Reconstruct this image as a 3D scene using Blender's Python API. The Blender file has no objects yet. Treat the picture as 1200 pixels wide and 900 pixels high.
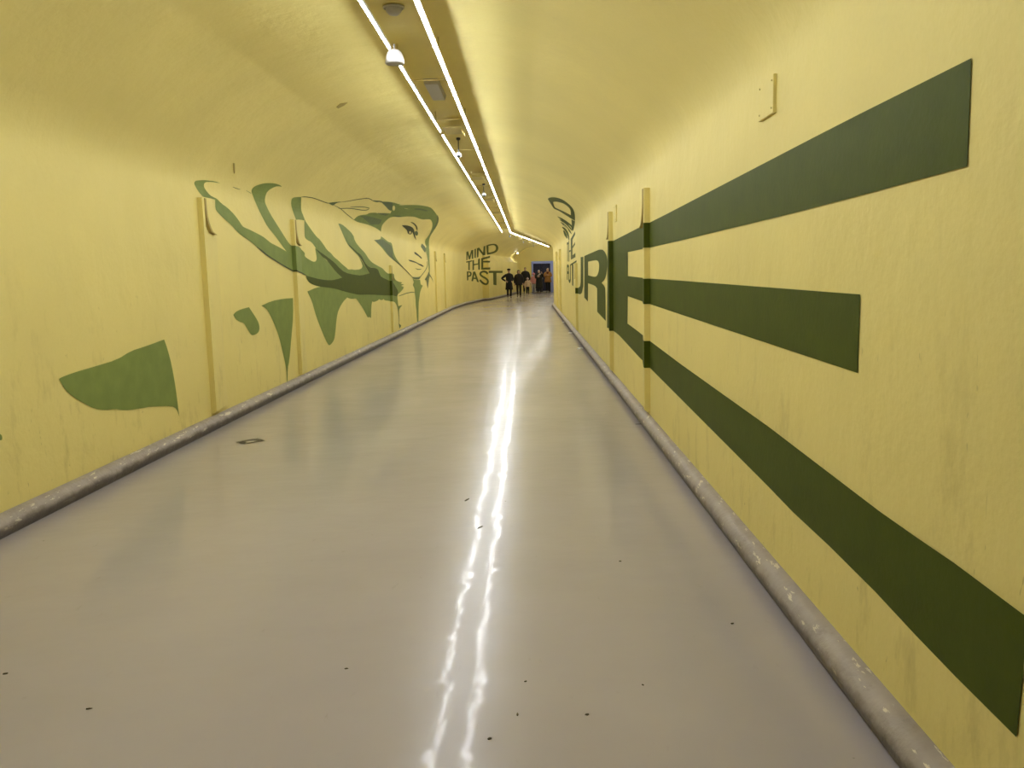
import bpy, bmesh, math, random
from mathutils import Vector, Matrix
from mathutils.geometry import delaunay_2d_cdt
random.seed(7)
S = bpy.context.scene
COL = S.collection

# ------------------------------------------------------------------ camera
F = 1000.0
RHO = math.radians(1.2)
VPX, VPY, CAMH = 617.0, 318.5, 1.55
_d = Vector(((VPX - 600) / F, (450 - VPY) / F, -1)).normalized()
_u = Vector((-math.sin(RHO), math.cos(RHO), 0))
_u = (_u - _d * _u.dot(_d)).normalized()
_x = _d.cross(_u)
CAMR = Matrix((_x, _d, _u))
EYE = Vector((0, 0, CAMH))


def ray(px, py):
    return CAMR @ Vector(((px - 600) / F, (450 - py) / F, -1.0))


def on_z(px, py, z=0.0):
    v = ray(px, py)
    return EYE + v * ((z - CAMH) / v.z)


def on_y(px, py, y):
    v = ray(px, py)
    return EYE + v * (y / v.y)


cam = bpy.data.cameras.new('camera')
cam.sensor_width = 36
cam.lens = F * 36 / 1200
cam.clip_start = 0.05
camo = bpy.data.objects.new('camera', cam)
camo.matrix_world = Matrix.Translation(EYE) @ CAMR.to_4x4()
COL.objects.link(camo)
S.camera = camo


# ------------------------------------------------------------------ materials
def new_mat(name):
    m = bpy.data.materials.new(name)
    m.use_nodes = True
    nt = m.node_tree
    return m, nt, nt.nodes['Principled BSDF']


def nd(nt, kind, **kw):
    n = nt.nodes.new(kind)
    for k, v in kw.items():
        if k in n.inputs:
            n.inputs[k].default_value = v
        else:
            setattr(n, k, v)
    return n


def coords(nt, scale=(1, 1, 1)):
    tc = nd(nt, 'ShaderNodeTexCoord')
    mp = nd(nt, 'ShaderNodeMapping')
    mp.inputs['Scale'].default_value = scale
    nt.links.new(tc.outputs['Object'], mp.inputs['Vector'])
    return mp.outputs['Vector']


def noise(nt, vec, scale, detail=3, rough=0.55, distortion=0.0):
    n = nd(nt, 'ShaderNodeTexNoise', Scale=scale, Detail=detail, Roughness=rough, Distortion=distortion)
    nt.links.new(vec, n.inputs['Vector'])
    return n.outputs['Fac']


def ramp(nt, fac, lo, hi, a=0.0, b=1.0):
    n = nd(nt, 'ShaderNodeMapRange')
    n.inputs['From Min'].default_value = lo
    n.inputs['From Max'].default_value = hi
    n.inputs['To Min'].default_value = a
    n.inputs['To Max'].default_value = b
    nt.links.new(fac, n.inputs['Value'])
    return n.outputs['Result']


def mathn(nt, op, a, b):
    n = nd(nt, 'ShaderNodeMath', operation=op)
    for i, v in enumerate((a, b)):
        if isinstance(v, (int, float)):
            n.inputs[i].default_value = v
        else:
            nt.links.new(v, n.inputs[i])
    return n.outputs[0]


def mix(nt, fac, a, b):
    n = nd(nt, 'ShaderNodeMix', data_type='RGBA')
    ins = [s for s in n.inputs if s.type == 'RGBA']
    fin = n.inputs[0]
    if isinstance(fac, (int, float)):
        fin.default_value = fac
    else:
        nt.links.new(fac, fin)
    for s, v in zip(ins, (a, b)):
        if isinstance(v, tuple):
            s.default_value = (*v, 1) if len(v) == 3 else v
        else:
            nt.links.new(v, s)
    return [o for o in n.outputs if o.type == 'RGBA'][0]


def bump(nt, bsdf, height, strength, dist):
    b = nd(nt, 'ShaderNodeBump', Strength=strength, Distance=dist)
    nt.links.new(height, b.inputs['Height'])
    nt.links.new(b.outputs['Normal'], bsdf.inputs['Normal'])


YEL = (0.77, 0.665, 0.250)


def wall_paint(name, dirt):
    m, nt, p = new_mat(name)
    v = coords(nt)
    big = noise(nt, v, 0.6, 4)
    c = mix(nt, ramp(nt, big, 0.35, 0.7), tuple(x * 0.95 for x in YEL), tuple(min(1, x * 1.04) for x in YEL))
    fine = noise(nt, v, 45, 3)
    c = mix(nt, ramp(nt, fine, 0.4, 0.75, 0, 0.10), c, (0.58, 0.50, 0.17))
    if dirt:
        # scuffs: upright smears and a few short dark scratches in the reach of passers-by
        st = noise(nt, coords(nt, (2.4, 2.4, 0.9)), 2.2, 5, 0.7)
        sep = nd(nt, 'ShaderNodeSeparateXYZ')
        nt.links.new(v, sep.inputs[0])
        low = ramp(nt, sep.outputs['Z'], 2.0, 0.5)
        k = mathn(nt, 'MULTIPLY', ramp(nt, st, 0.55, 0.80, 0, 0.50), low)
        c = mix(nt, k, c, (0.36, 0.28, 0.10))
        sc = noise(nt, coords(nt, (9, 9, 2.0)), 3.0, 2, 0.5, 1.5)
        k2 = mathn(nt, 'MULTIPLY', ramp(nt, sc, 0.735, 0.76, 0, 0.45), low)
        c = mix(nt, k2, c, (0.16, 0.13, 0.06))
    nt.links.new(c, p.inputs['Base Color'])
    p.inputs['Roughness'].default_value = 0.62
    p.inputs['Specular IOR Level'].default_value = 0.35
    h = mathn(nt, 'ADD', mathn(nt, 'MULTIPLY', noise(nt, v, 2.2, 3), 1.0), mathn(nt, 'MULTIPLY', noise(nt, v, 30, 4), 0.12))
    bump(nt, p, h, 0.35, 0.05)
    return m


def green_paint(name, rgb):
    m, nt, p = new_mat(name)
    v = coords(nt)
    c = mix(nt, ramp(nt, noise(nt, v, 6, 4), 0.35, 0.7), tuple(x * 0.92 for x in rgb), tuple(x * 1.08 for x in rgb))
    nt.links.new(c, p.inputs['Base Color'])
    p.inputs['Roughness'].default_value = 0.6
    p.inputs['Specular IOR Level'].default_value = 0.18
    bump(nt, p, noise(nt, v, 30, 4), 0.2, 0.006)
    return m


def floor_mat():
    m, nt, p = new_mat('floor_epoxy')
    v = coords(nt)
    c = mix(nt, ramp(nt, noise(nt, v, 0.5, 4), 0.3, 0.7), (0.385, 0.352, 0.375), (0.440, 0.405, 0.430))
    # worn scuffs, dots of grit
    scf = noise(nt, coords(nt, (6, 1.6, 1)), 3.0, 4, 0.65)
    c = mix(nt, ramp(nt, scf, 0.66, 0.80, 0, 0.35), c, (0.27, 0.24, 0.20))
    vor = nd(nt, 'ShaderNodeTexVoronoi', Scale=5.0, Randomness=1.0)
    nt.links.new(v, vor.inputs['Vector'])
    dot = ramp(nt, vor.outputs['Distance'], 0.035, 0.02)
    keep = ramp(nt, noise(nt, v, 1.3, 2), 0.55, 0.57)
    c = mix(nt, mathn(nt, 'MULTIPLY', mathn(nt, 'MULTIPLY', dot, keep), 0.7), c, (0.09, 0.075, 0.05))
    nt.links.new(c, p.inputs['Base Color'])
    nt.links.new(ramp(nt, noise(nt, v, 2.5, 4), 0.3, 0.7, 0.215, 0.255), p.inputs['Roughness'])
    p.inputs['Coat Weight'].default_value = 0.21
    p.inputs['Coat Roughness'].default_value = 0.07
    p.inputs['Coat IOR'].default_value = 1.5
    p.inputs['Specular IOR Level'].default_value = 0.22
    h = mathn(nt, 'ADD', mathn(nt, 'MULTIPLY', noise(nt, coords(nt, (0.8, 1.0, 1)), 1.6, 1, 0.5), 0.6),
              mathn(nt, 'MULTIPLY', noise(nt, coords(nt, (0.9, 1.2, 1)), 4.2, 2, 0.5), 0.34))
    bump(nt, p, h, 1.0, 0.0085)
    nt.links.new(p.inputs['Normal'].links[0].from_socket, p.inputs['Coat Normal'])
    return m


def kerb_mat():
    m, nt, p = new_mat('kerb_paint')
    v = coords(nt)
    c = mix(nt, ramp(nt, noise(nt, v, 5, 5), 0.35, 0.7), (0.30, 0.265, 0.25), (0.37, 0.33, 0.315))
    c = mix(nt, ramp(nt, noise(nt, coords(nt, (14, 3, 14)), 1.7, 5, 0.65), 0.605, 0.62, 0, 0.9), c, (0.66, 0.61, 0.50))
    c = mix(nt, ramp(nt, noise(nt, coords(nt, (3, 2, 3)), 3.0, 5, 0.7), 0.60, 0.72, 0, 0.4), c, (0.14, 0.12, 0.10))
    # darker brown towards the foot, with a ragged upper edge
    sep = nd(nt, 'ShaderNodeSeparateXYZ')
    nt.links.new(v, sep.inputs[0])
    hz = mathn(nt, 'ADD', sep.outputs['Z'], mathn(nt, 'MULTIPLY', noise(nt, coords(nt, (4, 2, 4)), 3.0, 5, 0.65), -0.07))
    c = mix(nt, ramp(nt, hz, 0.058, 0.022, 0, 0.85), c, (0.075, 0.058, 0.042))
    nt.links.new(c, p.inputs['Base Color'])
    p.inputs['Roughness'].default_value = 0.55
    bump(nt, p, noise(nt, v, 14, 5), 0.5, 0.02)
    return m


def plain(name, rgb, rough=0.6, metallic=0.0, var=0.12, scale=12):
    m, nt, p = new_mat(name)
    v = coords(nt)
    c = mix(nt, noise(nt, v, scale, 3), tuple(x * (1 - var) for x in rgb), tuple(min(1, x * (1 + var)) for x in rgb))
    nt.links.new(c, p.inputs['Base Color'])
    p.inputs['Roughness'].default_value = rough
    p.inputs['Metallic'].default_value = metallic
    return m


def glow(name, rgb, s):
    m, nt, p = new_mat(name)
    p.inputs['Base Color'].default_value = (0.9, 0.9, 0.9, 1)
    p.inputs['Emission Color'].default_value = (*rgb, 1)
    p.inputs['Emission Strength'].default_value = s
    return m


MT = dict(
    wall=wall_paint('yellow_wall_paint', True),
    vault=wall_paint('yellow_vault_paint', False),
    dark=green_paint('dark_green_paint', (0.052, 0.072, 0.002)),
    mid=green_paint('leaf_green_paint', (0.190, 0.245, 0.062)),
    shade=green_paint('grey_green_paint', (0.115, 0.150, 0.062)),
    ink=green_paint('black_green_paint', (0.050, 0.058, 0.022)),
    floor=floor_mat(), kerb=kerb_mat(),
    tray=plain('tray_paint', (0.55, 0.46, 0.17), 0.55),
    edge=plain('dark_olive_edge', (0.40, 0.31, 0.09), 0.7),
    white=plain('white_plastic', (0.48, 0.47, 0.48), 0.4, var=0.04),
    grey=plain('grey_plastic', (0.45, 0.44, 0.45), 0.45),
    black=plain('black_plastic', (0.02, 0.02, 0.02), 0.4),
    steel=plain('steel', (0.55, 0.54, 0.52), 0.35, 0.8),
    tube=glow('tube_glow', (0.96, 1.0, 1.02), 128.0),
    globe=glow('lamp_globe', (1.0, 0.97, 0.9), 330.0),
    blue=plain('blue_frame_paint', (0.30, 0.38, 0.85), 0.45),
    navy=plain('navy_door_paint', (0.008, 0.010, 0.045), 0.7),
    paper=plain('white_paper', (0.75, 0.73, 0.68), 0.8),
    litter=plain('dry_leaf', (0.055, 0.042, 0.02), 0.8),
    sticker=plain('black_vinyl', (0.02, 0.018, 0.012), 0.5),
)


# ------------------------------------------------------------------ object helpers
def link(name, me, mat=None, parent=None):
    o = bpy.data.objects.new(name, me)
    COL.objects.link(o)
    if mat is not None:
        me.materials.append(mat)
    if parent is not None:
        o.parent = parent
    return o


def from_bm(name, bm, mat, parent=None, smooth=False, origin=None):
    if origin is not None:
        bmesh.ops.translate(bm, verts=bm.verts, vec=-Vector(origin))
    bmesh.ops.recalc_face_normals(bm, faces=bm.faces)
    me = bpy.data.meshes.new(name)
    bm.to_mesh(me)
    bm.free()
    if smooth:
        me.polygons.foreach_set('use_smooth', [True] * len(me.polygons))
    o = link(name, me, mat, parent)
    if origin is not None and parent is None:
        o.location = origin
    return o


def tag(o, label, cat, group=None, kind=None):
    o['label'] = label
    o['category'] = cat
    if group:
        o['group'] = group
    if kind:
        o['kind'] = kind
    return o


def thing(name, loc, label, cat, group=None, rz=0.0):
    o = bpy.data.objects.new(name, None)
    o.empty_display_size = 0.1
    o.location = loc
    o.rotation_euler = (0, 0, rz)
    COL.objects.link(o)
    return tag(o, label, cat, group)


def structure(o):
    o['kind'] = 'structure'
    return o


def box(bm, lo, hi, bev=0.0):
    r = bmesh.ops.create_cube(bm, size=1)
    c = [(a + b) / 2 for a, b in zip(lo, hi)]
    s = [b - a for a, b in zip(lo, hi)]
    for v in r['verts']:
        v.co = Vector((v.co.x * s[0] + c[0], v.co.y * s[1] + c[1], v.co.z * s[2] + c[2]))
    if bev:
        es = list({e for v in r['verts'] for e in v.link_edges})
        bmesh.ops.bevel(bm, geom=es, offset=bev, segments=2, affect='EDGES')


def lathe(bm, prof, seg=20, axis_loc=(0, 0, 0)):
    rings = []
    for r, z in prof:
        if r < 1e-5:
            rings.append([bm.verts.new((axis_loc[0], axis_loc[1], axis_loc[2] + z))])
        else:
            rings.append([bm.verts.new((axis_loc[0] + r * math.cos(2 * math.pi * i / seg),
                                        axis_loc[1] + r * math.sin(2 * math.pi * i / seg), axis_loc[2] + z)) for i in range(seg)])
    for a, b in zip(rings, rings[1:]):
        for i in range(seg):
            j = (i + 1) % seg
            if len(a) == 1 and len(b) > 1:
                bm.faces.new((a[0], b[i], b[j]))
            elif len(b) == 1 and len(a) > 1:
                bm.faces.new((a[i], b[0], a[j]))
            elif len(a) > 1:
                bm.faces.new((a[i], b[i], b[j], a[j]))


def miter(path):
    """unit lateral (rightward) vectors, mitred, for a plan polyline"""
    out = []
    n = len(path)
    dirs = [(Vector(path[i + 1]) - Vector(path[i])).normalized() for i in range(n - 1)]
    for i in range(n):
        a = dirs[max(0, i - 1)]
        b = dirs[min(n - 2, i)]
        na, nb = Vector((a.y, -a.x)), Vector((b.y, -b.x))
        m = (na + nb).normalized()
        out.append(m / max(0.3, m.dot(na)))
    return out


def sweep(bm, path, prof, closed=False, caps=False):
    lat = miter(path)
    rings = [[bm.verts.new((p[0] + l.x * o, p[1] + l.y * o, z)) for o, z in prof] for p, l in zip(path, lat)]
    k = len(prof)
    for a, b in zip(rings, rings[1:]):
        for i in range(k if closed else k - 1):
            j = (i + 1) % k
            bm.faces.new((a[i], b[i], b[j], a[j]))
    if caps and closed:
        bm.faces.new(rings[0])
        bm.faces.new(rings[-1][::-1])
    return rings


def resample(path, step):
    out = [tuple(path[0])]
    for a, b in zip(path, path[1:]):
        a, b = Vector(a), Vector(b)
        n = max(1, int((b - a).length / step))
        for i in range(1, n + 1):
            out.append(tuple(a.lerp(b, i / n)))
    return out


# ------------------------------------------------------------------ tunnel shape
XC, HW = -1.065, 2.245           # middle of the passage, half its width
XL, XR = XC - HW, XC + HW
CROWN, SPRING = 3.50, 2.70
YEND, YBACK = 64.5, -10.0
TH = 0.098
D2 = Vector((TH, 1)).normalized()
DH = Vector((TH / 2, 1)).normalized()
P1 = Vector((XC, 37.8))
P2 = P1 + DH * (42.2 - 37.8) / DH.y
P3 = P2 + D2 * (YEND - P2.y) / D2.y
CENTRE = [Vector((XC, YBACK)), P1, P2, P3]


def profile():
    """(lateral, z) from the left floor edge over the crown to the right floor edge"""
    zs, pw, cut = 2.62, 2.6, 0.17
    rise = CROWN - zs
    half = [(HW, 0.0), (HW, 1.1), (HW, 2.2), (HW, 2.35), (HW, zs - cut)]
    xa = HW - cut

    def vault(x):
        return CROWN - rise * (abs(x) / HW) ** pw
    a, b, c = Vector((HW, zs - cut)), Vector((HW, zs)), Vector((xa, vault(xa)))
    for i in range(1, 9):                            # eased corner between wall and vault
        f = i / 8
        q = a * (1 - f) ** 2 + b * 2 * f * (1 - f) + c * f * f
        half.append((q.x, q.y))
    n = 20
    for i in range(1, n + 1):
        x = xa * (1 - i / n)
        half.append((x, vault(x)))
    left = [(-x, z) for x, z in half]
    return left + [(x, z) for x, z in half[-2::-1]]


PROF = profile()
ARC = [0.0]
for a, b in zip(PROF, PROF[1:]):
    ARC.append(ARC[-1] + math.hypot(b[0] - a[0], b[1] - a[1]))


def prof_at(s):
    s = min(max(s, 0), ARC[-1] - 1e-9)
    for i in range(len(ARC) - 1):
        if s <= ARC[i + 1]:
            f = (s - ARC[i]) / (ARC[i + 1] - ARC[i])
            a, b = Vector(PROF[i]), Vector(PROF[i + 1])
            t = (b - a).normalized()
            return a.lerp(b, f), Vector((t.y, -t.x))       # point, inward normal
    return Vector(PROF[-1]), Vector((-1, 0))


class Stretch:
    """a straight length of the passage: plan origin and heading"""

    def __init__(self, origin, heading):
        self.o = Vector(origin)
        self.a = heading.normalized()
        self.n = Vector((self.a.y, -self.a.x))
        e = Vector((0, 0)) - self.o
        self.eye = Vector((e.dot(self.n), e.dot(self.a), CAMH))

    def local(self, v):
        return Vector((v.x * self.n.x + v.y * self.n.y, v.x * self.a.x + v.y * self.a.y, v.z))

    def world(self, lat, along, z):
        p = self.o + self.n * lat + self.a * along
        return Vector((p.x, p.y, z))

    def hit(self, px, py):
        """pixel of the photograph -> (along, arc) on the bare shell"""
        v = self.local(ray(px, py))
        e = self.eye
        best = None
        for i in range(len(PROF) - 1):
            (x0, z0), (x1, z1) = PROF[i], PROF[i + 1]
            dx, dz = x1 - x0, z1 - z0
            den = v.x * dz - v.z * dx
            if abs(den) < 1e-12:
                continue
            t = ((x0 - e.x) * dz - (z0 - e.z) * dx) / den
            f = ((x0 - e.x) * v.z - (z0 - e.z) * v.x) / den
            if t > 0 and -1e-6 <= f <= 1 + 1e-6 and (best is None or t < best[0]):
                best = (t, ARC[i] + f * (ARC[i + 1] - ARC[i]))
        return (e.y + v.y * best[0], best[1])


NEAR = Stretch((XC, 0), Vector((0, 1)))
FAR = Stretch(P2, D2)

stations = resample([tuple(p) for p in CENTRE], 2.0)
iL, iR = 3, len(PROF) - 4
for nm, pr, mt in (('wall_left', PROF[:iL], 'wall'), ('ceiling', PROF[iL - 1:iR + 1], 'vault'), ('wall_right', PROF[iR:], 'wall')):
    bm = bmesh.new()
    sweep(bm, stations, pr)
    o = structure(from_bm(nm, bm, MT[mt], smooth=True))
    # faces look into the passage
    me = o.data
    c = me.polygons[len(me.polygons) // 2]
    mid = Vector((XC, c.center.y, 1.6))
    if (mid - c.center).dot(c.normal) < 0 and c.center.y < 37:
        me.flip_normals()
bm = bmesh.new()
sweep(bm, stations, [(-HW, 0), (HW, 0)])
structure(from_bm('floor', bm, MT['floor']))


def end_cap(name, pt, heading, mat):
    n = Vector((heading.y, -heading.x))
    bm = bmesh.new()
    vs = [bm.verts.new((pt.x + n.x * x, pt.y + n.y * x, z)) for x, z in PROF]
    bm.faces.new(vs)
    return structure(from_bm(name, bm, mat))


end_cap('wall_end', P3, D2, MT['vault'])
end_cap('wall_rear', CENTRE[0], Vector((0, 1)), MT['vault'])

# thicker length of the left wall past the bend
A_BOX = (48.3 - P2.y) / D2.y
BOX_D, BOX_Z = 0.35, 2.23
bm = bmesh.new()
aend = (P3 - P2).length
sec = [(-HW, 0), (-HW + BOX_D, 0), (-HW + BOX_D, BOX_Z), (-HW + BOX_D - 0.04, BOX_Z + 0.04), (-HW + 0.02, 2.62), (-HW, 2.62)]
rings = [[bm.verts.new(FAR.world(x, a, z)) for x, z in sec] for a in (A_BOX, aend)]
for i in range(len(sec)):
    j = (i + 1) % len(sec)
    bm.faces.new((rings[0][i], rings[0][j], rings[1][j], rings[1][i]))
bm.faces.new(rings[0])
bm.faces.new(rings[1][::-1])
structure(from_bm('trim_3', bm, MT['wall']))

# kerbs along both walls
KERB = [(0.0, 0.135), (0.025, 0.133), (0.052, 0.122), (0.073, 0.101), (0.084, 0.072), (0.083, 0.048), (0.074, 0.026), (0.062, 0.010), (0.056, 0.0)]
latc = miter([tuple(p) for p in CENTRE])


def side_line(o):
    return [Vector(p) + l * o for p, l in zip(CENTRE, latc)]


lp = side_line(-HW)
k1 = FAR.world(-HW, A_BOX, 0)
k2 = FAR.world(-HW + BOX_D, A_BOX, 0)
k3 = FAR.world(-HW + BOX_D, aend, 0)
path = resample([tuple(lp[0]), tuple(lp[1]), tuple(lp[2]), tuple(k1.xy)], 2.0) + resample([tuple(k2.xy), tuple(k3.xy)], 2.0)
bm = bmesh.new()
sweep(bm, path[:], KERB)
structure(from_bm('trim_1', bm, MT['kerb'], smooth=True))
bm = bmesh.new()
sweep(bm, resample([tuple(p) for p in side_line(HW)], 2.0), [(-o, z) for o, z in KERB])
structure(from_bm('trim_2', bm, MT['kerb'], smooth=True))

# ------------------------------------------------------------------ wall posts
POSTS = {'L': [], 'R': []}       # (y0, depth, width, top, foot_y)


def make_post(side, y0, top, label, group, d=0.055, w=0.055, foot=0.42):
    """boxed-out upright: square at its head, easing into the wall lower down on its far side"""
    POSTS[side].append((y0, d, w, top, foot))
    sx = 1 if side == 'L' else -1
    X = XL if side == 'L' else XR
    zb = 0.165
    zj = top - 0.36
    t = thing('wall_post', (X, y0, zb), label, 'post', group)
    bm = bmesh.new()
    lv = [zb, zb + 0.02] + [zb + 0.02 + (zj - zb - 0.02) * i / 6 for i in range(1, 7)]
    lv += [zj + (top - zj) * f for f in (0.08, 0.18, 0.32, 0.5, 0.75, 1.0)]
    rings = []
    for z in lv:
        y2 = post_foot(y0, w, top, foot, z)
        dd = d * 0.55 if z <= zb + 1e-6 else d
        rings.append([bm.verts.new((sx * a, b, z - zb)) for a, b in
                      ((-0.02, 0), (dd, 0), (dd, w), (0.006, w + y2), (-0.02, w + y2))])
    for a, b in zip(rings, rings[1:]):
        for i in range(5):
            j = (i + 1) % 5
            bm.faces.new((a[i], a[j], b[j], b[i]))
    bm.faces.new(rings[0][::-1])
    bm.faces.new(rings[-1])
    from_bm('casing', bm, MT['wall'], t)
    # the raised dark olive bead that follows the casing's far edge round the head
    bm = bmesh.new()
    pts = []
    for z in [top - 0.004] + [zj + (top - zj) * f for f in (0.75, 0.5, 0.32, 0.18, 0.08, 0.0)]:
        pts.append((w + 0.02 + max(0, post_foot(y0, w, top, foot, z) - 0.01) * 0.62, z - zb))
    prev = None
    hw = 0.022
    for i, (b, z) in enumerate(pts):
        x1 = d * 0.9 + 0.012
        ring = [bm.verts.new((sx * x, b + s, z)) for x, s in ((0.0, -hw), (x1, -hw), (x1, hw), (0.0, hw))]
        if prev:
            for q in range(4):
                r = (q + 1) % 4
                bm.faces.new((prev[q], prev[r], ring[r], ring[q]))
        else:
            bm.faces.new(ring)
        prev = ring
    bm.faces.new(prev[::-1])
    from_bm('bead', bm, MT['edge'], t)
    return t


def post_foot(y0, w, top, foot, z):
    """how far beyond the post's far edge its easing reaches at height z"""
    zj = top - 0.36
    if z >= top:
        return 0.01
    if z <= zj:
        return foot
    f = (z - zj) / (top - zj)
    return 0.01 + (foot * 0.7 - 0.01) * (1 - f) ** 3.2 if f > 0.02 else foot * 0.7


GL, GR = 'yellow posts along the left wall', 'yellow posts along the right wall'
make_post('L', 8.72, 2.37, 'tall yellow post on the left wall left of the painted sleeve, nearest the camera', GL)
make_post('L', 12.15, 2.36, 'tall yellow post on the left wall crossed by the light green sleeve folds', GL)
make_post('L', 20.7, 1.78, 'short yellow post on the left wall below the painted chin, crossed by dark green', GL)
make_post('L', 31.0, 2.36, 'tall yellow post just past the painted woman, nearer of two side by side', GL)
make_post('L', 34.5, 2.36, 'tall yellow post past the painted woman, farther of two side by side', GL)
make_post('R', 8.25, 2.31, 'tall yellow post on the right wall crossed by the three bars of the big E', GR)
make_post('R', 11.75, 2.33, 'tall yellow post on the right wall along the upright of the big E', GR)
make_post('R', 19.9, 1.72, 'short yellow post on the right wall through the second painted U', GR)
make_post('R', 29.4, 2.29, 'tall yellow post far down the right wall before the slogan, nearer of two', GR)
make_post('R', 32.6, 2.28, 'tall yellow post far down the right wall, farther of two near the bend', GR)


def relief(side, y, z):
    """how far the wall's face stands out at (y, z) because of the posts; clear of it by a little"""
    h = 0.0
    for y0, d, w, top, foot in POSTS[side]:
        if z > top + 0.003 or z < 0.155:
            continue
        y2 = post_foot(y0, w, top, foot, z)
        if y0 - 0.004 < y <= y0 + w + 0.002:
            h = max(h, d)
        elif y0 + w < y <= y0 + w + y2 + 1e-5:
            h = max(h, d + (0.006 - d) * (y - y0 - w) / y2)
    return h


# ------------------------------------------------------------------ painted shapes
CROPS = {'A': (210, 190, 3.75), 'B': (220, 200, 8.5714), 'C': (330, 220, 9.0), 'D': (340, 300, 7.5), 'E': (260, 330, 7.5),
         'F': (430, 320, 11.25), 'G': (430, 225, 12.0), 'H': (440, 270, 15.0), 'I': (380, 220, 8.0), 'L': (0, 380, 4.0923),
         'P': (540, 280, 15.0), 'Q': (660, 270, 7.5), 'R': (650, 260, 11.25), 'T': (636, 224, 15.0)}


def Z(c, s):
    x0, y0, k = CROPS[c]
    v = [float(t) for t in s.replace(',', ' ').split()]
    return [(x0 + v[i] / k, y0 + v[i + 1] / k) for i in range(0, len(v), 2)]


def densify(poly, step, closed=True):
    out = []
    n = len(poly)
    for i in range(n if closed else n - 1):
        a, b = poly[i], poly[(i + 1) % n]
        k = max(1, int(math.hypot(b[0] - a[0], b[1] - a[1]) / step))
        for q in range(k):
            out.append((a[0] + (b[0] - a[0]) * q / k, a[1] + (b[1] - a[1]) * q / k))
    if not closed:
        out.append(poly[-1])
    return out


def smooth_poly(poly, it=1, closed=True, lim=-0.35):
    """corner cutting that keeps sharp tips"""
    for _ in range(it):
        out = []
        n = len(poly)
        for i in range(n):
            a, b, c = Vector(poly[i - 1]), Vector(poly[i]), Vector(poly[(i + 1) % n])
            u, v = (a - b), (c - b)
            sharp = u.length < 1e-6 or v.length < 1e-6 or u.normalized().dot(v.normalized()) > lim
            if sharp or (not closed and i in (0, n - 1)):
                out.append(tuple(b))
            else:
                out.append(tuple(b + u * 0.25))
                out.append(tuple(b + v * 0.25))
        poly = out
    return poly


def stroke(pts, w, taper=True):
    pts = smooth_poly(pts, 1, False)
    n = len(pts)
    l, r = [], []
    for i in range(n):
        a, b = Vector(pts[max(0, i - 1)]), Vector(pts[min(n - 1, i + 1)])
        t = (b - a).normalized()
        nn = Vector((-t.y, t.x))
        k = w / 2 * (0.45 if taper and i in (0, n - 1) else 1)
        p = Vector(pts[i])
        l.append(tuple(p + nn * k))
        r.append(tuple(p - nn * k))
    return l + r[::-1]


def circle(x, y, rx, ry=None, n=12):
    ry = ry or rx
    return [(x + rx * math.cos(2 * math.pi * i / n), y + ry * math.sin(2 * math.pi * i / n)) for i in range(n)]


def inside(polys, p):
    c = False
    for poly in polys:
        n = len(poly)
        j = n - 1
        for i in range(n):
            a, b = poly[i], poly[j]
            if (a[1] > p[1]) != (b[1] > p[1]) and p[0] < (b[0] - a[0]) * (p[1] - a[1]) / (b[1] - a[1]) + a[0]:
                c = not c
            j = i
    return c


def fill(polys, cut_x, cut_y):
    """triangles of an even-odd region, split along the given lines"""
    vs, es = [], []
    for poly in polys:
        k = len(vs)
        n = len(poly)
        vs += [Vector(p) for p in poly]
        es += [(k + i, k + (i + 1) % n) for i in range(n)]
    xs = [v.x for v in vs]
    ys = [v.y for v in vs]
    x0, x1, y0, y1 = min(xs), max(xs), min(ys), max(ys)
    ex, ey = (x1 - x0) * 0.01 + 1e-4, (y1 - y0) * 0.01 + 1e-4
    for c in cut_x:
        if x0 < c < x1:
            k = len(vs)
            vs += [Vector((c, y0 - ey)), Vector((c, y1 + ey))]
            es.append((k, k + 1))
    for c in cut_y:
        if y0 < c < y1:
            k = len(vs)
            vs += [Vector((x0 - ex, c)), Vector((x1 + ex, c))]
            es.append((k, k + 1))
    ov, oe, of, *_ = delaunay_2d_cdt(vs, es, [], 0, 1e-6)
    tris = []
    for f in of:
        c = sum((ov[i] for i in f), Vector((0, 0))) / len(f)
        if inside(polys, c):
            tris.append(f)
    return ov, tris


def paint_mesh(name, bm, mat, parent):
    root = parent
    while root.parent is not None:
        root = root.parent
    bmesh.ops.translate(bm, verts=bm.verts, vec=-root.location)
    me = bpy.data.meshes.new(name)
    bm.normal_update()
    bm.to_mesh(me)
    bm.free()
    return link(name, me, mat, parent)


def near_cuts(side):
    cx = []
    for y0, d, w, top, foot in POSTS[side]:
        cx += [y0 - 0.005, y0 - 0.0035, y0 + w + 0.002, y0 + w + 0.014]
        cx += [y0 + w + foot * f for f in (0.15, 0.3, 0.5, 0.7, 0.85, 1.0, 1.03)]
    cy = []
    for y0, d, w, top, foot in POSTS[side]:
        for f in (0, 0.04, 0.16, 0.3, 0.5, 0.8, 1.0, 1.02):
            z = top - 0.36 + 0.36 * f
            cy.append(z if side == 'L' else ARC[-1] - z)
    cy += ARC[3:-3]
    return cx, cy


def paint_near(name, side, polys, mat, parent, off, smooth=True):
    cx, cy = near_cuts(side)
    dom = []
    for p in polys:
        if smooth:
            p = smooth_poly(p)
        dom.append([NEAR.hit(*q) for q in densify(p, 10)])
    ov, tris = fill(dom, cx, cy)
    bm = bmesh.new()
    used = {}
    for f in tris:
        fv = []
        for i in f:
            if i not in used:
                y, s = ov[i]
                pt, n = prof_at(s)
                h = relief(side, y, pt.y) + off
                q = pt + n * h
                used[i] = bm.verts.new(NEAR.world(q.x, y, q.y))
            fv.append(used[i])
        try:
            bm.faces.new(fv)
        except ValueError:
            pass
    return paint_mesh(name, bm, mat, parent)


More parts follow.
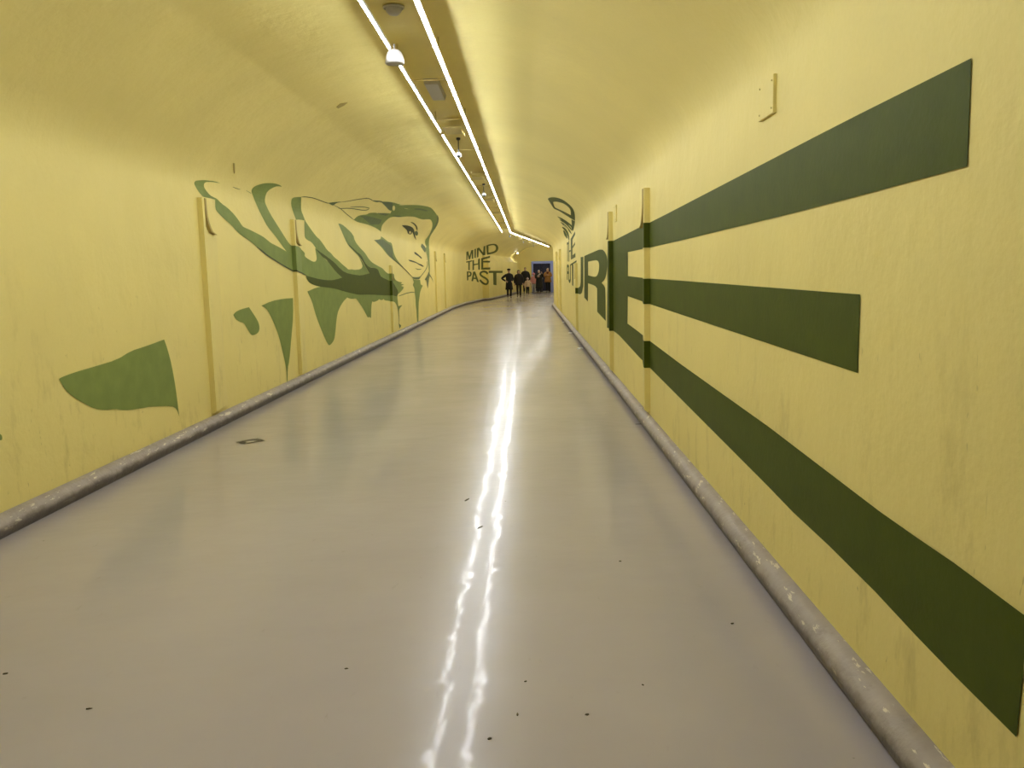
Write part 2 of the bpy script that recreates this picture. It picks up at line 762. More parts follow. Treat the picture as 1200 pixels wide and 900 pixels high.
# ---- the woman looking over her shoulder
X0 = 'painted_portrait'
mural = thing('painted_portrait', (XL, 8.0, 0.2), 'large green painting of a woman looking over her shoulder on the left wall', 'mural')
M1 = (Z('B', '60 125 72 103 100 97 165 93 215 100 262 103 325 125 262 115 215 112 180 113 160 130 160 165 185 205 225 250 260 268 295 285 330 325 400 375 465 440 510 500 545 555 565 570 620 593 690 628 750 660 790 690 835 728 860 740 910 765 990 812 940 745 880 660 800 565 760 490 700 370 660 270 638 215 640 185 670 155 740 130 800 122 870 125 920 140 945 160 900 153 850 170 800 205 780 245 770 300 785 350 830 440 890 535 950 630 1000 710 1040 757')
      + Z('C', '133 618 170 625 205 650 235 680 243 690 240 725 290 760 335 783 362 775 370 740 355 660 352 640')
      + Z('D', '312 30 360 80 412 140 468 194 400 207 340 215 260 205 200 190 145 182 135 165 95 148 50 140 0 122')
      + Z('B', '800 857 740 805 690 765 620 705 540 655 480 600 440 550 370 490 300 420 275 385 272 292 235 280 175 268 150 262 110 215 75 160'))
M2 = (Z('C', '150 338 135 300 115 240 98 180 100 130 115 103 165 97 205 97 205 130 202 180 205 240 225 290 245 345 280 400 330 470 370 520 400 545 440 600 480 660 520 690 550 730 600 770 640 810 690 850')
      + Z('D', '500 112 515 120 540 117 560 122 600 120 628 110 637 80 600 2 650 75 695 152 620 172 560 165 480 147 430 105 390 60 340 20')
      + Z('C', '365 655 350 620 310 570 275 555 245 530 240 500 237 345 180 335'))
M3 = (Z('I', '130 335 160 340 210 380 270 440 285 500 330 560 380 610 410 660 440 695 470 715 510 738 545 755 570 785 600 808 612 803 650 805 658 830')
      + Z('D', '912 165 915 200 945 225 985 232 970 245 1000 250 975 262 998 275 985 300 955 330 940 340 930 300 905 240 885 222 840 205 800 185 780 150 765 115 740 105 700 100 670 95 640 50 605 5')
      + Z('I', '270 590 215 530 170 430'))
M4 = Z('D', '150 312 240 272 330 268 400 278 470 303 540 320 600 330 700 328 800 335 890 335 940 345 945 400 950 440 985 432 965 455 955 480 957 560 950 520 945 470 935 430 915 400 890 403 870 395 830 390 820 378 805 390 780 380 770 392 735 405 720 400 712 440 710 545 695 535 680 540 655 490 620 430 590 390 575 372 545 378 515 372 500 365 470 395 440 440 415 500 405 570 395 680 385 740 350 785 330 780 290 690 245 580 215 490 190 395')
M5 = Z('E', '345 213 430 172 540 150 622 145 625 300 610 480 590 700 577 760 574 885 568 885 565 760 540 650 500 480 450 350 400 250 370 225')
M6 = Z('E', '97 292 120 265 165 243 235 225 265 270 295 315 320 360 330 410 320 445 295 465 262 472 245 455 215 405 190 362 150 352 120 330')
M7 = Z('L', '280 263 290 255 350 232 450 203 560 170 625 128 690 108 785 73 800 115 820 190 835 270 845 340 852 400 858 442 845 405 820 392 720 395 680 402 620 412 575 411 550 407 500 412 450 405 400 380 350 350 310 315')
M8 = [(-9, 505)] + Z('L', '0 527 7 536 8 553 0 557') + [(-9, 516)]
for i, (nm, pl) in enumerate((('sleeve_fold', M1), ('sleeve_fold', M2), ('shoulder_fold', M3), ('skirt_patch', M4), ('paint_patch', M5),
                              ('paint_patch', M6), ('paint_patch', M7), ('paint_patch', M8))):
    paint_near(nm, 'L', [pl], MT['mid'], mural, 0.0030 + 0.0002 * i)
DK = (Z('C', '352 640') + Z('D', '280 8 310 25 350 75 400 140 455 190 400 207 340 215 260 205 200 190 135 172 145 205 170 240 240 268 330 277 400 288 470 310 540 328 600 342 700 338 800 345 890 345 940 355 950 310 930 280 910 240 890 225 850 208 800 185 785 160 770 115 740 105 690 100 655 60')
      + Z('I', '345 630 300 600 250 550 210 522 240 555 300 610 340 660') + Z('D', '650 75 695 152 620 172 560 165 480 147 430 105 390 60 340 20'))
paint_near('shadow', 'L', [DK], MT['dark'], mural, 0.0055)
paint_near('outline', 'L', [stroke(Z('B', '690 765 740 805 800 857') + Z('D', '0 122 50 142 95 148 140 172'), 1.5)], MT['ink'], mural, 0.0060)
hair = Z('I', '275 300 310 265 345 255 400 250 420 235 480 232 500 240 560 235 620 240 630 215 590 190 560 160 530 130 570 128 640 135 690 150 730 162 800 160 900 162 990 180 1020 205 1050 245 1072 290 1068 330 1045 375 1010 425 985 470 980 520 985 600 986 690 990 760 985 830 978 760 972 690 958 620 945 570 958 555 943 520 945 490 965 465 990 430 1005 390 1015 350 1010 320 995 295 960 295 920 298 880 285 850 272 800 268 750 270 700 275 650 270 610 280 575 310 545 345 535 370 530 412 510 395 470 370 420 350 370 335 310 322')
ho = paint_near('hair', 'L', [hair, circle(380 + 651 / 8, 220 + 190 / 8, 1.6, 3.0), stroke(Z('I', '705 162 745 165'), 0.8), stroke(Z('I', '750 192 785 198'), 0.7)], MT['mid'], mural, 0.0032)
for s in ('330 262 400 262 450 275 540 300 520 340 480 345 430 345 395 310 360 280', '440 115 480 118 530 120 560 135 610 130 640 140 640 190 625 215 600 205 570 165 530 130 480 135',
          '500 235 560 238 600 248 580 262 545 255 510 242', '630 260 690 258 730 270 690 275', '840 195 890 190 970 210 960 222 900 208 850 205',
          '1060 250 1075 290 1060 335 1020 400 990 440 1010 400 1040 350 1055 310'):
    paint_near('strand', 'L', [Z('I', s)], MT['shade'], ho, 0.0055)
cheek = Z('I', '530 455 560 475 600 510 630 515 640 560 650 610 670 660 700 700 745 750 790 800 822 835 835 850 790 805 740 755 690 712 640 672 600 637 570 602 540 562 500 522 465 490 500 488 528 480')
paint_near('cheek_shadow', 'L', [cheek], MT['mid'], mural, 0.0034)
paint_near('cheek_shadow', 'L', [Z('I', '465 490 520 490 545 480 590 520 630 545 640 600 640 650 672 690 640 672 600 637 560 570 500 515')], MT['shade'], mural, 0.0056)
paint_near('jaw_line', 'L', [stroke(Z('I', '640 665 700 715 760 770 835 850'), 0.9)], MT['ink'], mural, 0.0064)
paint_near('jaw_line', 'L', [stroke(Z('H', '905 545 915 600 890 680 840 750 790 812 770 835'), 0.8)], MT['shade'], mural, 0.0054)
paint_near('chin', 'L', [Z('H', '640 815 690 822 760 820 795 800 775 860 690 865 650 845')], MT['shade'], mural, 0.0062)
paint_near('neck', 'L', [Z('F', '600 75 630 90 700 90 705 150 735 165 715 205 700 250 690 320 680 400 678 560 678 655 660 655 652 500 640 400 640 340 628 260 625 200 600 155 620 120')], MT['mid'], mural, 0.0038)
paint_near('collar', 'L', [stroke(Z('F', '410 305 470 285 520 265 600 250 630 258'), 0.9)], MT['shade'], mural, 0.0054)
paint_near('lock', 'L', [Z('F', '810 -20 795 30 760 85 785 100 790 150 800 205 808 150 815 90 825 40 850 70 875 130 860 70 825 10')], MT['shade'], mural, 0.0054)
paint_near('drip', 'L', [Z('D', '952 590 975 612 960 640')], MT['shade'], mural, 0.0054)
paint_near('drip', 'L', [stroke(Z('D', '950 480 957 540 955 600'), 0.6)], MT['shade'], mural, 0.0039)
paint_near('eyebrow', 'L', [Z('G', '610 420 650 425 690 460 712 500 708 545 690 520 685 490 655 450 625 432')], MT['ink'], mural, 0.0054)
eye = paint_near('eye', 'L', [Z('G', '488 465 530 465 580 470 630 490 660 520 668 570 685 650 690 675 665 640 650 590 635 560 625 590 600 598 570 580 565 545 540 515 510 490'), circle(430 + 604 / 12, 225 + 566 / 12, 1.2, 1.5)], MT['ink'], mural, 0.0054)
paint_near('eyelid', 'L', [Z('G', '670 555 700 545 718 570 715 605 690 615 675 600')], MT['shade'], mural, 0.0054)
paint_near('nose', 'L', [Z('H', '675 385 700 380 730 405 770 440 805 470 815 500 795 495 760 460 715 430 690 415')], MT['ink'], mural, 0.0054)
paint_near('nose_shadow', 'L', [Z('H', '795 270 815 230 850 265 880 300 885 360 870 390 840 355 820 320 800 300')], MT['shade'], mural, 0.0054)
paint_near('mouth', 'L', [Z('H', '575 515 610 520 650 530 700 550 760 585 810 600 845 630 835 642 800 625 760 605 715 575 650 555 600 545')], MT['ink'], mural, 0.0054)
paint_near('mouth', 'L', [Z('H', '695 662 740 678 810 678 780 694 730 692')], MT['shade'], mural, 0.0054)
hand = paint_near('hand', 'L', [stroke(Z('I', '240 120 330 105 400 97 430 103 455 120'), 0.8)], MT['ink'], mural, 0.0040)
for w, s in ((0.8, '85 160 155 195 200 240 245 275 275 300'), (0.9, '130 190 155 195 230 190 300 200 370 212 410 205 420 190 380 180 330 177 245 178')):
    paint_near('finger_line', 'L', [stroke(Z('I', s), w)], MT['shade'], hand, 0.0042)
paint_near('finger_line', 'L', [Z('C', '490 160 530 152 600 145 635 148 580 158 550 180 535 187 510 172')], MT['shade'], hand, 0.0045)
paint_near('outline', 'L', [stroke(Z('C', '205 96 240 93 300 100 340 108 400 130 470 158 500 162'), 0.8)], MT['ink'], mural, 0.0050)
paint_near('outline', 'L', [stroke(Z('C', '620 150 700 140 780 125 900 105'), 0.6)], MT['ink'], mural, 0.0048)
paint_near('outline', 'L', [stroke(Z('B', '450 162 485 178 525 188'), 0.8)], MT['shade'], mural, 0.0040)
paint_near('outline', 'L', [stroke(Z('B', '585 198 635 228'), 0.8)], MT['shade'], mural, 0.0040)

# ---- MIND THE FUTURE on the right wall
fut = thing('painted_slogan', (XR, 12.0, 0.3), 'dark green painted words MIND THE FUTURE stretched along the right wall', 'lettering')


def letter(polys, off=0.0035, mat='dark', label=None):
    o = paint_near('letter', 'R', polys, MT[mat], fut, off, smooth=False)
    if label:
        o['label'] = label
    return o


letter([[(712.3, 282.6), (719.5, 282), (751.3, 265.7), (762, 260.7), (780, 251.7), (957.8, 159.4), (1007.6, 134.0), (1140, 68), (1134.8, 194.8), (1089.3, 207.3), (1014.7, 227.6),
         (922, 251.7), (800, 281.4), (762, 290), (736, 295.4), (736, 323.5), (760.7, 326.4), (800, 329), (1009, 345), (1006, 437), (800, 369), (760, 355.6), (736, 347),
         (735.6, 379), (749, 389), (760, 398), (800, 428), (900, 499), (1000, 575), (1033, 600), (1073, 628), (1120, 660), (1200, 719.4), (1207, 724), (1192.8, 864), (1120, 791.7), (1073, 743), (1026.7, 693.3), (973, 640), (930, 600), (900, 569),
         (800, 469), (760, 429), (749, 418), (726, 393), (717, 386), (711.6, 384)]], label='giant letter E with long stretched bars')
letter([smooth_poly(Z('Q', '187 225 290 180 320 168 350 170 370 190 388 235 391 290 385 370 370 430 340 460 365 490 373 520 375 795 300 715 300 510 280 485 220 465 218 625 187 590'), lim=-0.82),
        smooth_poly(Z('Q', '220 275 265 265 300 262 315 280 318 320 312 370 295 405 270 408 220 395'))])
letter([Z('Q', '155 235 178 232 178 490 165 550 150 562 130 555 112 540 112 505 135 505 150 490 155 450')])
letter([Z('R', '207 560 290 505 290 530 247 556 247 845 232 835 229 566 207 580')])
letter([Z('R', '180 575 190 568 191 745 196 765 201 760 203 745 203 565 214 558 214 770 207 802 196 806 184 775')])
letter([Z('R', '164 567 183 560 183 597 172 603 172 650 183 655 183 688 172 685 171 770 163 760')])
letter([Z('R', '212 225 225 205 270 125 272 165 237 235 237 322 270 265 270 300 237 352 237 440 275 410 275 465 215 500')])
letter([Z('R', '186 250 194 246 194 378 212 370 212 390 194 400 194 520 186 525')])
letter([Z('R', '163 275 183 265 183 290 176 300 176 520 169 524 169 300 163 300')])
letter([smooth_poly(Z('T', '90 135 110 115 180 103 270 115 360 150 450 215 520 285 555 350 570 430 570 520 500 480 400 415 300 350 230 320 200 305 180 280 130 200')),
        smooth_poly(Z('T', '180 190 220 180 290 190 370 215 430 255 475 300 495 350 495 420 440 390 360 350 270 310 225 290 205 265 190 220'))])
letter([Z('T', '258 440 350 480 440 540 512 600 505 495 570 530 560 600 545 670 528 705 515 670 500 625 430 575 350 520 275 462')])
letter([stroke(Z('T', '300 500 360 530 420 575 480 640 515 690'), 1.5)])
letter([stroke(Z('T', '318 545 370 580 430 640 475 700 505 750'), 1.5), stroke(Z('T', '345 580 400 620 450 680'), 1.0)])
letter([stroke(Z('T', '345 630 400 675 440 740 465 860'), 2.2), stroke(Z('T', '368 690 400 760 430 830'), 2.6)])

# ---- MIND THE PAST on the left wall past the bend
past = thing('painted_slogan', FAR.world(-HW, 0.5, 0.4), 'dark green painted words MIND THE PAST on the left wall past the bend', 'lettering')


def past_map(px, py, off):
    v = FAR.local(ray(px, py))
    e = FAR.eye
    al, s = FAR.hit(px, py)
    pt, n = prof_at(s)
    if al > A_BOX and pt.y < BOX_Z + 0.02:
        t = (A_BOX - 0.002 - e.y) / v.y
        q = e + v * t
        if q.x <= -HW + BOX_D:
            return FAR.world(q.x, A_BOX - off, q.z)
        t = (-HW + BOX_D - e.x) / v.x
        q = e + v * t
        return FAR.world(q.x + off, q.y, q.z)
    q = pt + n * off
    return FAR.world(q.x, al, q.y)


def proj(w):
    c = CAMR.transposed() @ (w - EYE)
    return 600 + F * c.x / -c.z, 450 - F * c.y / -c.z


bx0 = proj(FAR.world(-HW, A_BOX, 1.8))[0]
bx1 = proj(FAR.world(-HW + BOX_D, A_BOX, 1.8))[0]
by = proj(FAR.world(-HW + BOX_D / 2, A_BOX, BOX_Z))[1]


def past_letter(polys):
    polys = [densify(p, 2.0) for p in polys]
    cx = [bx0, bx1] + [546 + i for i in range(46)]
    cy = [286 + 1.5 * i for i in range(12)] + [by]
    ov, tris = fill(polys, cx, cy)
    bm = bmesh.new()
    vs = [bm.verts.new(past_map(p.x, p.y, 0.006)) for p in ov]
    for f in tris:
        bm.faces.new([vs[i] for i in f])
    bmesh.ops.delete(bm, geom=[v for v in bm.verts if not v.link_faces], context='VERTS')
    paint_mesh('letter', bm, MT['dark'], past)


for pl in ((Z('P', '103 228 135 215 158 300 190 200 225 190 225 345 198 352 198 250 170 355 145 360 125 270 122 370 103 375'),),
           (Z('P', '245 180 272 170 270 330 243 335'),),
           (Z('P', '288 165 325 150 397 240 405 130 437 120 437 285 395 290 318 190 315 320 288 325'),),
           (smooth_poly(Z('P', '450 115 520 90 600 85 640 100 668 150 652 210 610 245 540 265 465 280')), smooth_poly(Z('P', '492 125 560 108 605 115 625 150 615 195 580 220 530 235 492 240'))),
           (Z('P', '100 395 205 375 205 395 165 405 163 548 138 550 136 410 103 418'),),
           (Z('P', '210 375 238 370 238 440 305 432 310 350 342 342 342 540 312 540 310 450 238 465 238 545 210 548'),),
           (Z('P', '362 340 520 295 515 332 400 362 400 385 520 385 515 415 400 412 400 505 522 500 522 538 362 541'),),
           (smooth_poly(Z('P', '110 572 165 570 195 590 197 630 180 660 138 668 138 725 115 730')), smooth_poly(Z('P', '138 592 160 592 170 610 168 632 138 642'))),
           (Z('P', '222 575 258 572 325 760 290 755 275 708 232 703 220 745 192 740'), Z('P', '242 620 264 680 236 680')),
           (stroke(Z('P', '478 615 450 580 400 570 352 590 347 630 390 665 450 695 485 735 475 785 440 800 390 775 338 720'), 34 / 15, False),),
           (Z('P', '495 560 738 560 738 598 632 598 632 815 578 805 572 598 495 598'),)):
    past_letter(list(pl))

# ------------------------------------------------------------------ ceiling tray and lights
ZT = 3.345
LATL, LATR = 0.005, 0.375
YBT = 39.6
tc0 = [(XC, -9.5), (XC, YBT)]


def tube_path(lat, y0, y1):
    return resample([(XC + lat, y0), (XC + lat, y1)], 1.0)


def rel(bm, o):
    bmesh.ops.translate(bm, verts=bm.verts, vec=-o.location)


D2b = D2
NB = Vector((D2b.y, -D2b.x))


def bent(lat, y0, y1):
    """plan points of the light line past the bend, at the right row's lateral place plus lat"""
    p = Vector((XC + LATR, YBT)) + NB * lat
    return [tuple(p + D2b * (y0 - YBT) / D2b.y), tuple(p + D2b * (y1 - YBT) / D2b.y)]


CIRC = 8


def tube_light(path, rad, label, group, inner=0):
    path = resample(path, 1.0)
    p0 = path[0]
    o = thing('tube_light', (p0[0], p0[1], ZT), label, 'light', group)
    bm = bmesh.new()
    pr = [(rad * math.cos(2 * math.pi * i / CIRC), ZT + rad * math.sin(2 * math.pi * i / CIRC)) for i in range(CIRC)]
    sweep(bm, path, pr, True, True)
    rel(bm, o)
    from_bm('tube', bm, MT['tube'], o, smooth=False)
    bm = bmesh.new()
    hw, hh = rad * 3.3, rad * 1.75
    q = 0.0015
    ol, orr = [(-hw, ZT + hh)], [(hw, ZT + hh)]
    if inner < 0:
        ol = [(-hw, ZT - rad * 0.2), (-hw + q, ZT - rad * 0.2), (-hw + q, ZT + hh)]
    elif inner > 0:
        orr = [(hw - q, ZT + hh), (hw - q, ZT - rad * 0.2), (hw, ZT - rad * 0.2)]
    sweep(bm, path, ol + [(-rad * 0.5, ZT + hh + 0.001), (rad * 0.5, ZT + hh + 0.001)] + orr + [(hw, ZT + hh + 0.012), (-hw, ZT + hh + 0.012)], True, True)
    rel(bm, o)
    from_bm('housing', bm, MT['white'], o)
    acc = 0.0
    nxt = 0.25
    for u, v in zip(path, path[1:]):
        u, v = Vector(u), Vector(v)
        while nxt <= acc + (v - u).length:
            q = u + (v - u).normalized() * (nxt - acc)
            bm = bmesh.new()
            box(bm, (q.x - 0.006, q.y, ZT + hh + 0.008), (q.x + 0.006, q.y + 0.012, 3.515))
            rel(bm, o)
            from_bm('hanger', bm, MT['tray'], o)
            nxt += 3.1
        acc += (v - u).length
    return o


GLT = 'tube lights of the left row'
seg = [(0.9, 2.0, 'slim white tube light of the left row overhead, before the first seam'), (2.05, 7.1, 'slim white tube light of the left row running up to the white bell speaker'),
       (7.3, 11.2, 'slim white tube light of the left row just past the white bell speaker'), (11.5, 13.55, 'slim white tube light of the left row beside the nearest hanging camera'),
       (13.6, 17.0, 'slim white tube light of the left row just past the nearest hanging camera'), (17.3, 22.0, 'slim white tube light of the left row beside the second hanging camera'),
       (22.1, 27.5, 'slim white tube light, third from the bend in the left row'), (27.6, 33.5, 'slim white tube light, second from the bend in the left row'),
       (33.6, 38.9, 'slim white tube light, last of the left row before the bend')]
for a, b, lb in seg:
    tube_light(tube_path(LATL, a, b), 0.0052, lb, GLT, 1)
rl = tube_light(tube_path(LATR, 0.9, YBT), 0.0054, 'long unbroken white light line of the right row running to the bend', None, -1)
tube_light(bent(0, YBT + 0.02, 57.0), 0.0054, 'white light line slanting right past the bend', None)
tube_light(bent(0, 57.1, 63.9), 0.0054, 'short last white tube light nearest the far archway', None)

for y in (1.2, 4.3, 8.35, 10.45, 13.0, 16.2, 18.4, 21.2, 24.5, 28.0, 36.0):
    bm = bmesh.new()
    box(bm, (XC + 0.035, y, ZT + 0.018), (XC + 0.375, y + 0.03, ZT + 0.030), 0.002)
    rel(bm, rl)
    from_bm('crossbar', bm, MT['tray'], rl)

# fittings between the light rows
GB = 'brackets between the light rows'
for i, (y, lb) in enumerate(((11.0, 'bracket between the light rows nearest the camera, lit side plate'), (16.6, 'bracket between the light rows, second from the camera'),
                             (21.6, 'bracket between the light rows, third from the camera'), (26.5, 'small bracket between the light rows, second from the bend'), (32.0, 'small bracket between the light rows, nearest the bend'))):
    o = thing('light_bracket', (XC + 0.05, y, ZT + 0.038), lb, 'bracket', GB)
    bm = bmesh.new()
    box(bm, (0.0, 0.0, -0.018), (0.24, 0.55, -0.004), 0.002)
    from_bm('plate', bm, MT['tray'], o)
    bm = bmesh.new()
    f = [bm.verts.new(p) for p in ((0.215, 0.15, -0.015), (0.255, 0.30, -0.085), (0.225, 0.42, -0.015))]
    g = [bm.verts.new((v.co.x + 0.008, v.co.y + 0.004, v.co.z)) for v in f]
    bm.faces.new(f)
    bm.faces.new(g[::-1])
    for k in range(3):
        bm.faces.new((f[k], f[(k + 1) % 3], g[(k + 1) % 3], g[k]))
    from_bm('gusset', bm, MT['vault'], o)

p = on_z(462.5, 66, 3.30)
o = thing('bell_speaker', (p.x, p.y, 3.24), 'white bell shaped speaker hanging across the left light row', 'speaker')
bm = bmesh.new()
lathe(bm, [(0.074, 0.0), (0.078, 0.004), (0.076, 0.03), (0.068, 0.065), (0.055, 0.092), (0.035, 0.108), (0.0, 0.113)], 28)
from_bm('shell', bm, MT['white'], o, smooth=True)
bm = bmesh.new()
lathe(bm, [(0.0, 0.004), (0.05, 0.003), (0.072, 0.002), (0.072, 0.008), (0.0, 0.010)], 28)
from_bm('grille', bm, MT['grey'], o, smooth=True)
bm = bmesh.new()
lathe(bm, [(0.008, 0.108), (0.008, 0.155), (0.0, 0.156)], 10)
from_bm('stem', bm, MT['grey'], o)

p = on_z(461.5, 15, 3.45)
o = thing('smoke_detector', (p.x, p.y, 3.497), 'grey domed smoke detector on the vault near the top of the frame', 'smoke detector')
bm = bmesh.new()
lathe(bm, [(0.0, -0.006), (0.078, -0.006), (0.078, -0.016), (0.07, -0.02)], 26)
from_bm('base', bm, MT['grey'], o, smooth=True)
bm = bmesh.new()
lathe(bm, [(0.062, -0.018), (0.055, -0.04), (0.035, -0.06), (0.0, -0.066)], 26)
from_bm('dome', bm, MT['grey'], o, smooth=True)

pa, pb = on_z(505, 99, 3.44), on_z(512, 118, 3.44)
o = thing('emergency_light', (pa.x, pa.y, 3.497), 'flat grey emergency light box on the vault past the smoke detector', 'light box')
bm = bmesh.new()
box(bm, (-0.07, 0, -0.055), (0.07, pb.y - pa.y, -0.018), 0.006)
from_bm('diffuser', bm, MT['white'], o)
bm = bmesh.new()
box(bm, (-0.077, -0.008, -0.022), (0.077, pb.y - pa.y + 0.008, 0.0), 0.003)
from_bm('body', bm, MT['grey'], o)

GC = 'hanging cameras along the lights'


def camera_unit(px, py, z, lb, sx=1, s=1.0):
    p = on_z(px, py, z)
    o = thing('security_camera', (p.x, p.y, z), lb, 'security camera', GC)
    bm = bmesh.new()
    lathe(bm, [(0.03, 3.50 - z), (0.03, 3.47 - z), (0.008, 3.46 - z), (0.008, 0.0), (0.0, 0.0)], 12)
    from_bm('stem', bm, MT['black'], o)
    bm = bmesh.new()
    box(bm, (-0.03 * s, -0.09 * s, -0.075), (0.035 * s, 0.09 * s, -0.012), 0.012)
    from_bm('body', bm, MT['grey'], o)
    bm = bmesh.new()
    lathe(bm, [(0.0, -0.085), (0.024, -0.08), (0.028, -0.06), (0.0, -0.06)], 14, (0.01, -0.07 * s, 0))
    from_bm('lens', bm, MT['black'], o, smooth=True)
    return o


camera_unit(537.5, 178, 3.30, 'small dark camera on a stem under the vault, nearest the camera')
camera_unit(567, 226, 3.30, 'small grey camera on a stem under the vault, second from the camera', s=1.3)
camera_unit(597.2, 276, 3.28, 'tiny dark camera hanging at the bend of the light line')
for px, py, lb in ((613.2, 283, 'tiny dark camera hanging below the far light line, nearer of two'), (625, 288, 'tiny pale camera hanging below the far light line, farther of two')):
    q = on_z(px, py, 3.27)
    camera_unit(px, py, 3.27, lb)
for px, py, lb in ((609.5, 280.3, 'small olive junction box beside the far light line, nearer of two'), (620.8, 284.3, 'small olive junction box beside the far light line, farther of two')):
    q = on_z(px, py, 3.31)
    bm = bmesh.new()
    box(bm, (q.x - 0.1, q.y - 0.1, 3.28), (q.x + 0.1, q.y + 0.1, 3.50), 0.01)
    tag(from_bm('junction_box', bm, MT['tray'], origin=(q.x, q.y, 3.50)), lb, 'junction box', 'junction boxes past the bend')

# ------------------------------------------------------------------ cover plates on the right wall
for y0, y1, z0, z1, lb in ((4.13, 4.385, 2.26, 2.435, 'yellow painted cover plate on the right wall above the top bar of the E'),
                           (11.2, 11.42, 2.17, 2.38, 'yellow painted cover plate beside the post at the upright of the E')):
    o = thing('cover_plate', (XR, y0, z0), lb, 'cover plate')
    bm = bmesh.new()
    box(bm, (-0.016, 0, 0), (0.002, y1 - y0, z1 - z0), 0.002)
    from_bm('plate', bm, MT['vault'], o)
    for yy in (0.025, y1 - y0 - 0.025):
        for zz in (0.025, z1 - z0 - 0.025):
            bm = bmesh.new()
            lathe(bm, [(0.0, 0.0045), (0.004, 0.003), (0.005, 0.0)], 10)
            bmesh.ops.rotate(bm, verts=bm.verts, cent=(0, 0, 0), matrix=Matrix.Rotation(-math.pi / 2, 3, 'Y'))
            bmesh.ops.translate(bm, verts=bm.verts, vec=(-0.016, yy, zz))
            from_bm('screw', bm, MT['edge'], o)

# paint flakes on the vault
for px, lb in (([(394, 125), (399, 120.8), (407, 119.8), (403, 123), (396, 126.5)], 'small dark peeled flake on the vault left of the lights'),
               ([(273, 191), (274.6, 191), (274.8, 202), (273.8, 203)], 'short dark crack on the vault above the painted sleeve')):
    bm = bmesh.new()
    vs = []
    for q in px:
        al, s = NEAR.hit(*q)
        pt, n = prof_at(s)
        pt = pt + n * 0.003
        vs.append(bm.verts.new(NEAR.world(pt.x, al, pt.y)))
    f = bm.faces.new(vs)
    r = bmesh.ops.extrude_face_region(bm, geom=[f])
    c = sum((v.co for v in vs), Vector()) / len(vs)
    bmesh.ops.translate(bm, verts=[v for v in r['geom'] if isinstance(v, bmesh.types.BMVert)], vec=(Vector((XC, c.y, 1.5)) - c).normalized() * 0.004)
    tag(from_bm('paint_flake', bm, MT['edge'], origin=c), lb, 'paint flake')

# ------------------------------------------------------------------ floor marks and litter
cs = [on_z(*q) for q in ((275.5, 518.3), (301.5, 513.8), (311, 516.6), (286.5, 520.8))]
cen = sum(cs, Vector()) / 4
bm = bmesh.new()


def ring(bm, k0, k1, z):
    a = [bm.verts.new(((c - cen) * k0).xy.to_3d() + Vector((0, 0, z))) for c in cs]
    b = [bm.verts.new(((c - cen) * k1).xy.to_3d() + Vector((0, 0, z))) for c in cs]
    for i in range(4):
        j = (i + 1) % 4
        bm.faces.new((a[i], a[j], b[j], b[i]))


ring(bm, 1.0, 0.74, 0.003)
ring(bm, 0.64, 0.48, 0.003)
o = from_bm('floor_sticker', bm, MT['sticker'])
o.location = (cen.x, cen.y, 0)
tag(o, 'small black framed rectangle stuck on the floor by the left kerb', 'sticker')


def chip(px, py, L, W, ang, mat, name, lb, cat, group, h=0.006):
    p = on_z(px, py)
    bm = bmesh.new()
    n = 9
    bot, top = [], []
    for i in range(n):
        a = 2 * math.pi * i / n
        r = 1 + random.uniform(-0.25, 0.25)
        x, y = L / 2 * math.cos(a) * r, W / 2 * math.sin(a) * r
        bot.append(bm.verts.new((x, y, 0.0005)))
        top.append(bm.verts.new((x * 0.9, y * 0.9, h * random.uniform(0.6, 1.3))))
    bm.faces.new(bot[::-1])
    bm.faces.new(top)
    for i in range(n):
        j = (i + 1) % n
        bm.faces.new((bot[i], bot[j], top[j], top[i]))
    o = from_bm(name, bm, mat)
    o.location = (p.x, p.y, 0)
    o.rotation_euler = (0, 0, ang)
    tag(o, lb, cat, group)


GP = 'paper scraps by the right kerb'
chip(660.5, 378, 0.12, 0.06, 0.3, MT['paper'], 'paper_scrap', 'white paper scrap by the right kerb, farthest of three', 'paper scrap', GP, 0.03)
chip(668.3, 390.3, 0.13, 0.06, -0.4, MT['paper'], 'paper_scrap', 'white paper scrap by the right kerb, middle of three', 'paper scrap', GP, 0.02)
chip(679.5, 409, 0.12, 0.06, 0.1, MT['paper'], 'paper_scrap', 'white paper scrap by the right kerb, nearest of three', 'paper scrap', GP, 0.03)
GD = 'dry bits on the floor'
for px, py, L, W, a, lb in ((574, 866, 0.016, 0.010, 0.5, 'dark dry bit on the floor, lowest in the photo under the light streak'),
                            (606.5, 838, 0.018, 0.008, 1.5, 'dark dry bit on the floor, left one of a pair near the bottom'),
                            (688, 838, 0.014, 0.008, 0.1, 'dark dry bit on the floor, right one of a pair near the bottom'),
                            (616, 799, 0.010, 0.006, 0.3, 'tiny dark bit on the floor above the pair near the bottom'),
                            (753.5, 803, 0.010, 0.006, -0.5, 'tiny dark bit on the floor halfway to the right kerb'),
                            (858, 731, 0.016, 0.009, 0.6, 'dark dry bit on the floor beside the right kerb'),
                            (727, 658, 0.014, 0.007, 0.0, 'dark dry bit on the open floor right of the light streak'),
                            (563, 618, 0.060, 0.010, 1.1, 'long dark scrap across the foot of the light streak'),
                            (547, 586, 0.075, 0.013, 1.2, 'long dark scrap left of the light streak'),
                            (6, 790, 0.022, 0.008, 0.2, 'dark dry bit on the floor at the left edge of the photo'),
                            (104, 831, 0.022, 0.006, 0.3, 'thin dark bit on the floor in the lower left'),
                            (406, 784, 0.016, 0.006, 0.2, 'thin dark bit on the floor left of the light streak foot'),
                            (753, 497, 0.16, 0.02, 0.05, 'dark dry smear of dirt beside the right kerb below the E post')):
    chip(px, py, L, W, a, MT['litter'], 'dry_bit', lb, 'litter', GD, 0.004)

